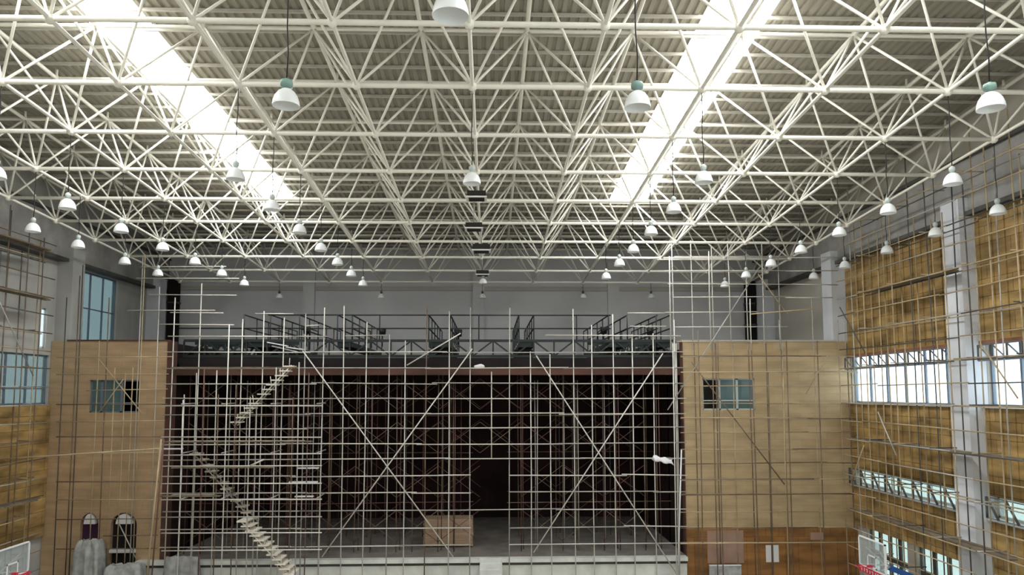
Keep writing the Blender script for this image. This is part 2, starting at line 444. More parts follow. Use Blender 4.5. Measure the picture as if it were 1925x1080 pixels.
# back wall, with shallow piers and down pipes
bw = MB().box((XL, YB, 0), (XR, YB+.3, roofz(YB, DECK)))
for x in (-11.1, -.75, 7.6):
    bw.box((x-.35, YB-.25, 0), (x+.35, YB, roofz(YB, DT-.4)))
struct('wall_back', bw, 'white_wall')
trim(MB().box((XL+.4, YB-.12, 15.05), (XR-.4, YB-.004, 15.3)), 'plaster', 'grey ledge across the back wall')
for x, s in ((-19.1, 'left'), (16.0, 'right')):
    t = empty('duct', (x, YB-.5, ZG), 'dark vertical duct in the %s back corner above the ochre wall' % s, 'duct')
    MB().box((x-.28, YB-.75, ZG-.03), (x+.28, YB-.3, 15.6)).build('casing', 'dark', t)
    for z in (11.6, 12.9, 14.2): MB().box((x-.32, YB-.79, z-.05), (x+.32, YB-.27, z+.05)).build('bracket', 'darktube', t)
# rear end of the hall behind the camera: a parapet, with unseen openings added for fill light
struct('wall_rear', MB().box((XL, YN-.3, 0), (XR, YN, 7.0)).box((XL, YN-.3, 13.5), (XR, YN, roofz(YN, DECK))).box((XL, YN-.3, 7), (0, YN, 13.5)).box((5, YN-.3, 7), (6, YN, 13.5)), 'plaster')

# ------------------------------------------------------------------ ochre walls beside the stage
def wall_front(name, x0, x1, holes, m, z0=0):
    mb = MB(); xs = sorted({x0, x1, *[h[0] for h in holes], *[h[1] for h in holes]})
    for a, b in zip(xs, xs[1:]):
        z = z0
        for h in sorted((h[2], h[3]) for h in holes if h[0] <= a+1e-6 and h[1] >= b-1e-6):
            if h[0] > z: mb.box((a, YF, z), (b, YF+.3, h[0]))
            z = h[1]
        if z < ZG: mb.box((a, YF, z), (b, YF+.3, ZG))
    return struct(name, mb, m)
def px_rect(x0, x1, y0, y1, Y=YF): return (xAt(x0, Y, (y0+y1)/2), xAt(x1, Y, (y0+y1)/2), zAt(y1, Y, x0), zAt(y0, Y, x0))
WR = px_rect(1321, 1419, 711, 770); WL = px_rect(168, 263, 714, 775)
ZB = zAt(996, YF)
A1 = px_rect(150, 184, 963, 1045); A2 = px_rect(207, 256, 963, 1062)
wall_front('wall_front_right', SX1, XR-.02, [WR], 'gold', ZB)
struct('wall_front_base', MB().box((SX1, YF-.02, 0), (XR-.02, YF+.3, ZB)), 'goldlow')
wall_front('wall_front_left', XL+.02, SX0, [WL, A1, A2], 'golddim')
# pale coping on the ochre walls
trim(MB().box((SX1-.02, YF-.04, ZG), (XR-.72, YF+.34, ZG+.07)), 'plaster'); trim(MB().box((XL+.72, YF-.04, ZG), (SX0+.02, YF+.34, ZG+.07)), 'lintel')
trim(MB().box((SX1-.06, YF-.03, 0), (SX1, YF+.35, ZG)), 'lintel', 'brown edge board of the stage opening, right side')
trim(MB().box((SX0, YF-.03, 0), (SX0+.3, YF+.35, ZG)), 'lintel', 'brown edge board of the stage opening, left side')
for (x0, x1, y0, y1) in ((1330, 1398, 997, 1058), (1524, 1550, 1000, 1014)):
    r = px_rect(x0, x1, y0, y1, YF-.05); trim(MB().box((r[0], YF-.05, r[2]), (r[1], YF-.021, r[3])), 'pinkboard')

def window_f(r, label, dark_side):
    x0, x1, z0, z1 = r; yc = YF+.14; f = MB()
    f.box((x0, yc-.05, z0), (x1, yc+.05, z0+.06)).box((x0, yc-.05, z1-.06), (x1, yc+.05, z1)).box((x0, yc-.05, z0), (x0+.06, yc+.05, z1)).box((x1-.06, yc-.05, z0), (x1, yc+.05, z1))
    w = x1-x0
    cuts = (.33, .67) if dark_side == 'left' else (.22, .62)
    for t in cuts: f.box((x0+w*t-.05, yc-.05, z0), (x0+w*t+.05, yc+.05, z1))
    f.box((x0, yc-.04, z0+(z1-z0)*.28), (x1, yc+.04, z0+(z1-z0)*.28+.05))
    o = struct('window_%d' % wn[0], f, 'framelight' if dark_side == 'left' else 'frame', label=label); wn[0] += 1
    a, b = (x0+w*cuts[0], x1) if dark_side == 'left' else (x0, x0+w*cuts[1])
    MB().box((a, yc-.01, z0+.03), (b, yc+.01, z1-.03)).build('glass_pane', 'tealpane', o)
M['tealpane'] = mat('grey_teal_window_pane', (.10, .17, .17), .12, var=.3, scale=1.2, spec=.6)
window_f(WR, 'window with an open dark left casement in the right ochre wall', 'left')
window_f(WL, 'window with a dark right part in the left ochre wall', 'right')
# rooms behind the ochre walls (the stage wings)
wr = MB().box((SX1, YF+.3, ZG-.35), (XR-.72, YB, ZG-.05)).box((SX1, YF+3, 0), (XR-.72, YF+3.2, ZG-.36))
struct('ceiling_wing_right', wr, 'plaster')
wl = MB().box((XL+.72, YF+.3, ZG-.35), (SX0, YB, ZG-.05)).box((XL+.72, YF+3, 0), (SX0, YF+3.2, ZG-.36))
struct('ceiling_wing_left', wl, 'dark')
# arched doorways at the foot of the left ochre wall
for i, (r, fill) in enumerate(((A1, 'purple'), (A2, 'dark'))):
    x0, x1, z0, z1 = r; cx = (x0+x1)/2; w = (x1-x0)/2
    d = struct('door_%d' % (i+1), MB().box((x0, YF+.22, z0), (x1, YF+.29, z1)), fill, label=('dark purple arched doorway by the left corner', 'black arched doorway beside the stage')[i])
    # fan light: spandrels above the arch stay wall-coloured, the lunette is pale
    lun = [(cx+.62*w*math.cos(t), z1-.5+.45*math.sin(t)) for t in [math.pi*k/14 for k in range(15)]]
    MB().prism(lun, YF-.02, YF+.21).build('fanlight', 'paper', d)
    sp_l = [(x0, z1), (x0, z1-.55)]+[(cx-w*math.cos(t), z1-.55+.53*math.sin(t)) for t in [math.pi/2*k/8 for k in range(9)]]
    sp_r = [(2*cx-u, z) for u, z in sp_l]
    MB().prism(sp_l, YF+.0, YF+.2).build('spandrel', 'golddim', d); MB().prism(sp_r, YF+.0, YF+.2).build('spandrel', 'golddim', d)
    MB().box((x0, YF-.06, z0+.55), (x1, YF+.1, z0+.68)).build('rail', 'paper', d)

# ------------------------------------------------------------------ stage: floor, lining, lintel
YS = 33.6
XG0, XG1 = xAt(902, YS, 1050), xAt(944, YS, 1050)
st = MB().box((SX0+.3, YS+.3, 0), (SX1-.06, YB-.6, ZS-.1))
struct('floor_stage', MB().box((SX0+.3, YS+.31, ZS-.1), (SX1-.06, YB-.6, ZS)), 'stagefloor')
struct('wall_stage_front', MB().box((SX0-.9, YS+.05, 0), (XG0, YS+.3, ZS-.32)).box((XG1, YS+.05, 0), (SX1-.07, YS+.3, ZS-.32)), 'stagewhite')
trim(MB().box((SX0-.9, YS-.12, ZS-.17), (XG0, YS+.3, ZS)).box((XG1, YS-.12, ZS-.17), (SX1-.07, YS+.3, ZS)), 'stagewhite', 'pale nosing along the stage edge')
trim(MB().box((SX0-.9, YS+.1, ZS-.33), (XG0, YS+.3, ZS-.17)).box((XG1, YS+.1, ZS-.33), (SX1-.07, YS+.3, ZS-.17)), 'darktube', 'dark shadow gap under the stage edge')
stp = empty('stage_steps', ((XG0+XG1)/2, YS, 0), 'pale concrete steps up the middle of the stage front', 'steps')
for k in range(7):
    MB().box((XG0, YS-1.6+.27*k, 0), (XG1, YS+.3, ZS*(k+1)/7-.003)).build('step', 'stagewhite', stp) if k == 0 else MB().box((XG0, YS-1.6+.27*k, ZS*k/7), (XG1, YS+.3, ZS*(k+1)/7)).build('step', 'stagewhite', stp)
struct('wall_stage_lining', MB().box((SX0-.3, YF+.36, 0), (SX0, YB-.3, ZG-.5)).box((SX1, YF+.36, 0), (SX1+.3, YB-.3, ZG-.5)).box((SX0, YB-.6, 0), (SX1, YB-.3, 10.3)), 'maroon')
ZL0, ZL1 = zAt(704, YF), zAt(689, YF)
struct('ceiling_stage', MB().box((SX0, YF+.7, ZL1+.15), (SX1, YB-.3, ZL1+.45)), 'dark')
trim(MB().box((SX0+.3, YF+.3, ZL0), (SX1-.06, YF+.55, ZL1)), 'lintel', 'brown lintel board across the stage opening')
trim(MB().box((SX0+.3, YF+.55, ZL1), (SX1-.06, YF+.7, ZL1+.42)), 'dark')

# plywood stack on the stage
pk = empty('plywood_stack', (xAt(842, 36.0), 36.3, ZS), 'waist high stack of brown plywood boards on the stage', 'plywood stack')
a, b = xAt(797, 36.0, 990), xAt(889, 36.0, 990)
for k in range(14):
    z = ZS+.06+k*.09
    MB().box((a+jit(.03), 36.0+jit(.02), z), (b+jit(.03), 37.2, z+.084)).build('board', 'ply', pk)
for x in (a+.3, (a+b)/2, b-.3): MB().box((x-.06, 36.05, ZS), (x+.06, 37.15, ZS+.06)).build('bearer', 'plankdark', pk)

# white sack on the lintel scaffold
sk_ = empty('sack', tuple(atY(901, 692, 33.35)), 'small white sack lying on the ledger above the stage middle', 'sack')
p = atY(901, 692, 33.35)
sb = MB()
prof = [(0.001, 0), (.16, .0), (.2, .07), (.17, .14), (.08, .19), (.03, .2), (.001, .2)]
sb.lathe([(r, z) for r, z in prof], (0, 0, 0), 14)
sb.v = [(p.x+x*1.25+.02*math.sin(19*y), p.y+y*.7, p.z+.03+z*.8+.02*math.sin(17*x)*(z > .05)) for x, y, z in sb.v]
sb.build('bag', 'paper', sk_)

# pale cloth lying over a ledger at the right end of the scaffold screen
q = atY(1246, 862, 33.22)
rg = MB(); nx_, ny_ = 12, 6
for j in range(ny_+1):
    for i in range(nx_+1):
        u, v = i/nx_-.5, j/ny_-.5
        rg.v.append((q.x+.85*u+.04*math.sin(9*v), q.y+.34*v, q.z+.075-.9*v*v-.18*u+.035*math.sin(13*u+5*v)))
for j in range(ny_):
    for i in range(nx_):
        a_ = j*(nx_+1)+i; rg.f.append((a_, a_+1, a_+nx_+2, a_+nx_+1)); rg.sm.append(True)
rag = rg.build('cloth', 'paper'); tag(rag, 'crumpled white cloth lying over a ledger at the right end of the stage scaffold', 'cloth')
md = rag.modifiers.new('thickness', 'SOLIDIFY'); md.thickness = .02

# ------------------------------------------------------------------ dark steel catwalk over the stage
cw = Rig('catwalk', (0, 34.6, ZG), 'dark green steel lighting catwalk with handrails above the stage', 'catwalk')
YC = 34.7; YE = 44.2
zt_, zb_ = zAt(640, YC), zAt(669, YC); zr, zm = zAt(592, YC), zAt(617, YC)
cx0, cx1 = SX0+.4, SX1-.15
cw.add('truss_chord', MB().beam((cx0, YC, zt_), (cx1, YC, zt_), .10, .12), 'greensteel')
cw.add('truss_chord', MB().beam((cx0, YC, zb_), (cx1, YC, zb_), .10, .12), 'greensteel')
nb = 24
for i in range(nb+1):
    x = cx0+(cx1-cx0)*i/nb
    cw.add('truss_post', MB().beam((x, YC, zb_), (x, YC, zt_), .07, .07), 'greensteel')
    if i:
        xa = cx0+(cx1-cx0)*(i-1)/nb
        lo, hi = (xa, x) if i % 2 else (x, xa)
        cw.add('truss_brace', MB().beam((lo, YC, zb_), (hi, YC, zt_), .05, .07), 'greensteel')
cw.tube('handrail', [(xAt(500, YC), YC, zr), (xAt(1150, YC), YC, zr)], .035, 'greensteel', 6)
cw.tube('handrail', [(xAt(320, YC)+.3, YC, zm), (xAt(1150, YC), YC, zm)], .032, 'greensteel', 6)
for x in (455, 505, 560, 632, 660, 712, 805, 846, 900, 976, 1004, 1085, 1146, 1181, 1236): 
    X = xAt(x, YC); cw.tube('rail_post', [(X, YC, zt_), (X, YC, zr)], .028, 'greensteel', 6)
rails = (455, 505, 560, 632, 660, 805, 846, 976, 1004, 1146, 1181, 1238, 1262)
for x in rails:
    X = xAt(x, YC)
    for z in (zr, zm): cw.tube('handrail', [(X, YC, z), (X, YE, z)], .035, 'greensteel', 6)
    for Y in (36.6, 38.5, 40.4, 42.3, 44.2): cw.tube('rail_post', [(X, Y, zt_), (X, Y, zr)], .028, 'greensteel', 6)
for a_, b_ in ((455, 505), (632, 660), (805, 846), (976, 1004), (1146, 1181), (1238, 1262)):
    cw.add('walkway_deck', MB().box((xAt(a_, YC), YC+.06, zt_-.3), (xAt(b_, YC), YE, zt_-.06)), 'greensteel')
for Y_, xa, xb, n in ((36.0, cx0, xAt(560, 36), 6), (37.6, cx0, xAt(520, 37), 5), (36.0, xAt(1105, 36), cx1, 5), (37.6, xAt(1140, 37), cx1, 5)):
    cw.add('truss_chord', MB().beam((xa, Y_, zt_-.03), (xb, Y_, zt_-.03), .12, .16), 'greensteel')
    cw.add('truss_chord', MB().beam((xa, Y_, zb_-.02), (xb, Y_, zb_-.02), .12, .12), 'greensteel')
    for i in range(n):
        u, v = xa+(xb-xa)*i/n, xa+(xb-xa)*(i+1)/n
        cw.add('truss_brace', MB().beam((u, Y_, zb_), ((u+v)/2, Y_, zt_-.03), .07, .10), 'greensteel')
        cw.add('truss_brace', MB().beam(((u+v)/2, Y_, zt_-.03), (v, Y_, zb_), .07, .10), 'greensteel')
# winches and chequer-plate boxes standing on the walkways
cw.done()
for k, (x0, x1, Y, nm) in enumerate(((374, 452, 36.2, 'at the far left'), (480, 545, 36.2, 'left of the first walkway'), (806, 858, 35.6, 'left of the middle'), (966, 1002, 35.6, 'right of the middle'), (1112, 1158, 36.0, 'by the fifth walkway'), (1186, 1238, 36.4, 'at the far right'))):
    X0, X1 = xAt(x0, Y), xAt(x1, Y); z0 = ZL1+.452; z1 = zt_-.42
    w = empty('winch_cabinet', ((X0+X1)/2, Y+.3, z0), 'black winch cabinet under the catwalk %s' % nm, 'cabinet')
    MB().box((X0, Y, z0), (X1, Y+.6, z1)).build('casing', 'dark', w)
    MB().box((X0-.03, Y-.03, z1), (X1+.03, Y+.63, z1+.04)).build('lid', 'greensteel', w)
    MB().box(((X0+X1)/2-.02, Y-.02, z0+.05), ((X0+X1)/2+.02, Y-.003, z1-.05)).build('door_gap', 'blackbox', w)
for k, (x, y) in enumerate(((862, 625), (719, 622), (577, 620), (1135, 620), (1222, 622))):
    q = atY(x, y, 38.2)
    sl = empty('stage_lamp', (q.x, q.y, zt_), 'black stage spotlight on the catwalk, %s from the left' % ('third', 'second', 'first', 'fourth', 'fifth')[k], 'spotlight')
    MB().lathe([(.001, -.2), (.16, -.2), (.2, .16), (.17, .16), (.02, .1)], (q.x, q.y, q.z), 14).build('lamp_head', 'blackbox', sl)
    MB().tube([(q.x, q.y, zt_-.06), (q.x, q.y, q.z-.2)], .03, 6).build('stand', 'blackbox', sl)

# ------------------------------------------------------------------ scaffolds
def ledger(rig, x0, x1, Y, z, m, r=.026, seg=6.0, part='ledger'):
    """a run of end-lapped tubes along X"""
    x = x0
    while x < x1-.05:
        L = min(seg*random.uniform(.8, 1.1), x1-x)
        if x1-(x+L) < 1.2: L = x1-x
        rig.tube(part, [(x-.12, Y+jit(.02), z+jit(.035)), (x+L+.12, Y+jit(.02), z+jit(.035))], r, random.choice(m) if isinstance(m, (list, tuple)) else m)
        x += L
def upright(rig, X, Y, z0, z1, m, r=.026, lean=.0):
    dx = jit(.05)+lean; mid = (X+dx*.5+jit(.025), Y+jit(.02), (z0+z1)/2)
    rig.tube('upright', [(X, Y, z0), mid, (X+dx, Y, z1)], r, m)

# 1. the big screen of tubes across the stage front
sA = Rig('scaffold', (-3, 33.2, 0), 'wide galvanised tube scaffold screen across the whole stage opening', 'scaffold')
YA = 33.3
ups = [(319, 560), (344, 740), (369, 534), (406, 695), (452, 600), (490, 585), (528, 597), (570, 590), (604, 578), (645, 575), (685, 605), (729, 628), (761, 640), (800, 575),
       (844, 585), (884, 578), (957, 578), (998, 660), (1036, 665), (1080, 580), (1115, 610), (1155, 590), (1190, 628), (1230, 626), (1270, 600)]
for x, top in ups:
    m = 'galvbright' if x not in (570, 729, 884, 957, 800) else random.choice(['rust', 'galv'])
    upright(sA, xAt(x, YA, 800), YA, 0, zAt(top, YA), m)
q0, q1 = atY(924, 698, YA), atY(924, 862, YA); sA.tube('upright', [q0, q1], .026, 'galvbright')
led = [631, 661, 692, 720, 748, 777, 803, 833, 861, 893, 924, 957, 990, 1023]
mm = ['galvbright', 'galvbright', 'galv']
for i, y in enumerate(led):
    z = zAt(y, YA)
    def LX(a, b): ledger(sA, xAt(a, YA, y), xAt(b, YA, y), YA-.06, z, mm)
    if y == 631: LX(322, 610); LX(655, 722); LX(1030, 1274)
    elif y in (893, 924, 990, 1023): LX(306, 880); LX(962, 1286)
    else: LX(312, 1284)
for x0, x1, y in ((480, 552, 589), (320, 420, 587), (300, 440, 609), (575, 600, 612), (1180, 1250, 588), (1184, 1252, 613)):
    a_, b_ = atY(x0, y, YA), atY(x1, y+jit(2), YA); sA.tube('ledger', [a_, b_], .024, 'galvbright')
for (xa, ya, xb, yb) in ((569, 659, 852, 1046), (888, 655, 605, 1046), (1008, 668, 1272, 1078), (1246, 664, 1003, 1038), (765, 686, 866, 626)):
    sA.tube('brace', [atY(xa, ya, YA-.12), atY(xb, yb, YA-.12)], .028, 'galvbright')
sA.tube('upright', [atY(1281, 845, YA-.2), atY(1275, 1062, YA-.2)], .034, 'framewhite')
for xa, ya, xb, yb, dy in ((503, 643, 541, 650, .12), (538, 652, 572, 657, .2), (512, 650, 560, 661, .34)):
    sA.add('plank', MB().beam(atY(xa, ya, YA+dy), atY(xb, yb, YA+dy), .22, .045), 'paper')
for x0, x1, y in ((560, 600, 881), (545, 598, 907), (556, 590, 934), (300, 345, 845)):
    p0, p1 = atY(x0, y, YA-.1), atY(x1, y, YA-.1)
    sA.add('plank', MB().box((p0.x, YA-.32, p0.z+.03), (p1.x, YA-.1, p0.z+.075)), 'paper')
sA.done()

# 2. the shoring inside the stage, rows of frames with cross braces
for nm, Yr, m1, dens in (('front', 35.0, ['redtube', 'rust', 'galv'], 1), ('rear', 38.6, ['rust', 'redtube', 'darktube'], 1)):
    sB = Rig('scaffold', (-3, Yr, ZS), 'dark rusty shoring scaffold on the stage, %s rows' % nm, 'scaffold')
    xs = [SX0+.6+i*1.95 for i in range(12)]
    for x in xs:
        for dx, dy in ((0, 0), (.12, .45), (.75, 0), (.7, .5)) if nm == 'front' else ((0, 0), (.3, .9), (.9, .1)):
            if xAt(895, Yr) < x+dx < xAt(952, Yr): continue
            if nm == 'rear' or True: upright(sB, x+dx, Yr+dy, ZS, ZL1-.1 if dx < .5 else ZL1-.6, random.choice(m1), .024)
    for t in range(4):
        z0 = ZS+.45+t*2.05
        for i in range(11):
            if t < 2 and xAt(875, Yr) < xs[i]+.95 < xAt(965, Yr): continue
            for sgn in (0, 1):
                sB.tube('cross_brace', [(xs[i], Yr+.05, z0+sgn*1.45), (xs[i+1], Yr+.05, z0+(1-sgn)*1.45)], .015, 'redtube' if nm == 'rear' else random.choice(['redtube', 'rust']), 6)
        Y_ = Yr+.45
        if t < 2:
            ledger(sB, SX0+.5, xAt(885, Yr), Y_, z0+1.75, ['rust', 'redtube'], .02); ledger(sB, xAt(958, Yr), SX1-.4, Y_, z0+1.75, ['rust', 'redtube'], .02)
        else: ledger(sB, SX0+.5, SX1-.4, Y_, z0+1.75, ['rust', 'redtube'], .02)
    sB.done()

# 3. nearer tower on the left with the zigzag stair
sC = Rig('scaffold', (-13, 31, 0), 'nearer bright tube scaffold tower holding the zigzag stair left of the stage', 'scaffold')
for Yt, xs_, tops in ((31.2, (338, 352, 377, 420, 467, 512, 558, 600), (750, 0, 690, 610, 745, 690, 680, 785)), (32.4, (362, 405, 438, 478, 545, 575), (700, 740, 720, 760, 745, 700))):
    for x, t in zip(xs_, tops):
        if t: upright(sC, xAt(x, Yt, 950), Yt, 0, zAt(t, Yt), random.choice(['galvbright', 'galvbright', 'galv', 'redtube'] if Yt < 32 else ['galv', 'rust', 'rust', 'redtube']), .026)
for y in (708, 738, 760, 790, 819, 851, 873, 905, 935, 968, 998, 1030):
    for Yt in (31.2, 32.4):
        if Yt == 32.4 and y not in (760, 851, 935): continue
        if Yt == 31.2 and y in (708, 738, 790): continue
        ledger(sC, xAt(310, Yt, y), xAt(600, Yt, y), Yt-.05, zAt(y, Yt), ['galvbright', 'galvbright', 'galv'] if Yt < 32 else ['galv', 'rust'], .025)
for i, x in enumerate((345, 420, 512, 598)):
    for y in (760, 851, 935):
        X = xAt(x, 31.2, y); z = zAt(y, 31.2); sC.tube('transom', [(X, 31.0, z+.06), (X, 32.6, z+.06)], .024, 'galv')
sC.tube('raking_tube', [atY(303, 825, 30.6), atY(276, 1085, 30.6)], .035, 'tan'); sC.tube('raking_tube', [atY(308, 825, 30.7), atY(285, 1085, 30.7)], .03, 'redtube')
sC.tube('loose_tube', [atY(470, 875, 31.0), atY(496, 863, 31.0)], .035, 'galvbright')
sC.tube('long_tube', [atY(-20, 864, 29.9), atY(305, 842, 31.0)], .03, 'tan')
for z_, (a_, b_) in ((692, (330, 560)), (878, (330, 520)), (830, (310, 590)), (931, (310, 420))):
    p0 = atY(a_, z_, 31.8); p1 = atY(b_, z_, 31.8)
    sC.add('plank', MB().box((p0.x, 31.35, p0.z), (p1.x, 31.6, p0.z+.045)), 'plankdark'); sC.add('plank', MB().box((p0.x+.3, 31.64, p0.z), (p1.x-.4, 31.9, p0.z+.045)), 'plank')
sC.done()

def stair_flight(label, p0, p1, n, bright, width=.8):
    s_ = empty('scaffold_stair', tuple(p0), label, 'stair', None)
    d = p1-p0
    for off in (0, width):
        o_ = Vector((0, off, 0))
        MB().tube([p0+o_, p1+o_], .03, 6).build('stringer', 'galvbright' if bright else 'galv', s_)
    for i in range(n):
        c = p0+d*((i+.5)/n)
        mb = MB().box((c.x-.24, c.y-.05, c.z+.03), (c.x+.2, c.y+width+.05, c.z+.085))
        mb.build('tread', 'litwood' if bright else 'plank', s_)
        if i % 2 == 0: MB().tube([c+Vector((0, -.03, 0)), c+Vector((jit(.1), -.03, .42))], .02, 6).build('riser_post', 'galvbright' if bright else 'galv', s_)
    return s_
stair_flight('bright lowest flight of the zigzag plank stair, foot of the tower', atY(548, 1085, 31.65), atY(452, 978, 31.65), 12, True)
stair_flight('shaded middle flight of the zigzag plank stair inside the tower', atY(478, 982, 32.75), atY(362, 850, 32.75), 12, False, .45)
stair_flight('uppermost flight of the zigzag plank stair rising to the right', atY(440, 800, 32.75), atY(548, 686, 32.75), 13, True, .45)

# 4. tall scaffold in front of the right ochre wall
sD = Rig('scaffold', (13, 33.1, 0), 'tall tube scaffold standing in front of the right ochre wall', 'scaffold')
for Yt, items in ((33.35, ((1268, 455), (1304, 450), (1344, 462), (1376, 450), (1408, 470), (1438, 455), (1470, 480), (1530, 560), (1578, 600))),
                  (32.2, ((1262, 480), (1313, 620), (1338, 470), (1350, 640), (1414, 560), (1442, 700), (1468, 600), (1479, 640), (1537, 640), (1592, 590)))):
    for x, t in items:
        zt2 = zAt(t, Yt); zmid = zAt(645, Yt)
        X = xAt(x, Yt, 700)
        if zt2 > zmid+1:      # two lengths spliced: pale upper tube, dark or tan lower tube
            upright(sD, X, Yt, zmid-.3, zt2, 'galvbright' if x < 1440 else 'galv', .025)
            upright(sD, X+.05, Yt, 0, zmid, random.choice(['rust', 'tan', 'tan', 'darktube']) if x > 1280 else 'galvbright', .025)
        else: upright(sD, X, Yt, 0, zt2, random.choice(['rust', 'tan', 'rust']), .025)
for y, a_, b_ in ((481, 1272, 1590), (487, 1240, 1480), (507, 1256, 1570), (533, 1260, 1570), (557, 1270, 1560), (586, 1255, 1420), (614, 1272, 1475), (643, 1276, 1420)):
    ledger(sD, xAt(a_, 33.3, y), xAt(b_, 33.3, y), 33.28, zAt(y, 33.3), 'galvbright' if y < 640 else 'tan', .024)
for y in (669, 699, 726, 758, 787, 814, 846, 872, 903, 931, 964, 994, 1023):
    ledger(sD, xAt(1284, 33.3, y), xAt(1608, 33.3, y), 33.28, zAt(y, 33.3), ['rust', 'tan', 'tan'], .023)
    if y % 2: ledger(sD, xAt(1284, 32.2, y), xAt(1600, 32.2, y), 32.14, zAt(y, 32.2), ['tan', 'rust'], .023)
sD.tube('brace', [atY(1426, 505, 33.2), atY(1255, 770, 33.2)], .027, 'galv')
sD.tube('brace', [atY(1300, 680, 33.2), atY(1475, 910, 33.2)], .026, 'rust'); sD.tube('brace', [atY(1425, 515, 33.2), atY(1480, 590, 33.2)], .026, 'tan')
sD.tube('brace', [atY(1560, 660, 32.05), atY(1515, 740, 32.05)], .024, 'tan')
sD.tube('long_tube', [atY(1412, 590, 32.6), atY(1530, 580, 31.2)], .028, 'tan'); 
sD.done()

# 5. scaffold in front of the left ochre wall
sE = Rig('scaffold', (-17, 33.2, 0), 'thin brown tube scaffold in front of the left ochre wall and its window', 'scaffold')
for x, t, m in ((118, 560, 'darktube'), (140, 520, 'rust'), (147, 500, 'darktube'), (183, 640, 'tan'), (200, 560, 'rust'), (214, 690, 'tan'), (233, 700, 'tan'), (248, 690, 'tan'), (258, 480, 'galv'), (293, 540, 'galv'), (264, 480, 'tan')):
    upright(sE, xAt(x, 33.3, 700), 33.35, 0, zAt(t, 33.3), m, .024)
for y, a_, b_ in ((503, 270, 420), (524, 262, 445), (556, 285, 440), (585, 245, 400), (671, 112, 320), (701, 112, 312), (731, 168, 310), (758, 112, 310), (789, 112, 305), (818, 112, 303), (848, 112, 300), (900, 112, 298), (935, 112, 296), (970, 112, 294), (1001, 200, 292), (1026, 112, 290)):
    ledger(sE, xAt(a_, 33.3, y), xAt(b_, 33.3, y), 33.28, zAt(y, 33.3), 'galvbright' if y < 600 else ['tan', 'rust', 'tan'], .022)
sE.tube('brace', [atY(187, 676, 33.2), atY(268, 778, 33.2)], .024, 'tan'); sE.tube('brace', [atY(232, 712, 33.2), atY(186, 775, 33.2)], .022, 'tan')
sE.tube('brace', [atY(222, 980, 33.2), atY(256, 1050, 33.2)], .024, 'galv')
sE.done()

# 6. scaffolds along the side walls
def side_scaffold(label, X1, X2, y0, y1, step, zmax, mats, skip=(), planks=()):
    g = Rig('scaffold', ((X1+X2)/2, (y0+y1)/2, 0), label, 'scaffold')
    y = y0
    while y <= y1+.01:
        for X, o_ in ((X1, 0), (X2, step*.45)):
            yy = y+o_+jit(.12)
            if yy > 31.75: continue
            g.tube('upright', [(X, yy, 0), (X+jit(.04), yy+jit(.04), zmax/2), (X+jit(.06), yy+jit(.06), zmax+random.uniform(-1.8, 1.2))], .023, random.choice(mats))
        y += step
    z = .72
    k = 0
    while z < zmax:
        for X in (X1, X2):
            y = y0-.3
            if k % 2 and X == X2: continue
            while y < y1-.5:
                L = min(random.uniform(5, 6.5), y1+.3-y)
                g.tube('ledger', [(X-.05, y, z+jit(.04)), (X-.05, y+L, z+jit(.04))], .022, random.choice(mats)); y += L
        if k % 2 == 0:
            y = y0
            while y < y1: g.tube('transom', [(X1-.2, y+.06, z+.05), (X2+.2 if X2 > X1 else X2-.2, y+.06, z+.05)], .021, random.choice(mats)); y += step*2
        z += .76; k += 1
    for (z_, a_, b_) in planks:
        g.add('plank', MB().box((min(X1, X2)+.08, a_, z_), (min(X1, X2)+.33, b_, z_+.05)), 'plankdark')
        g.add('plank', MB().box((min(X1, X2)+.36, a_+.4, z_), (min(X1, X2)+.6, b_-.6, z_+.05)), 'plankdark')
    for (ya, za, yb, zb) in skip: g.tube('brace', [(X1-.1 if X1 > 0 else X1+.1, ya, za), (X1-.1 if X1 > 0 else X1+.1, yb, zb)], .024, random.choice(mats))
    g.done()
side_scaffold('tan tube scaffold along the right wall before its windows and wood cladding', 15.45, 16.05, 18.5, 31.6, 1.12, 16.6, ['tan', 'tan', 'tan', 'galv', 'darktube'],
              skip=((31.6, 12.5, 29.6, 10.4), (22.5, 10.3, 21.0, 8.6), (28.8, 8.0, 27.6, 6.4), (30.0, 6.6, 31.2, 5.0)), planks=((12.9, 24, 30), (6.75, 20, 31.8), (3.75, 22, 31.8)))
side_scaffold('dark tube scaffold along the left wall beside the hall corner', -18.75, -19.2, 22.5, 31.6, 1.05, 15.2, ['darktube', 'rust', 'tan', 'galv'],
              skip=((25.5, 6.2, 28.0, 3.2), (28, 12.5, 30.5, 9.5)), planks=((12.75, 24, 31.8), (14.8, 24, 31.8), (4.4, 23.5, 31.8)))

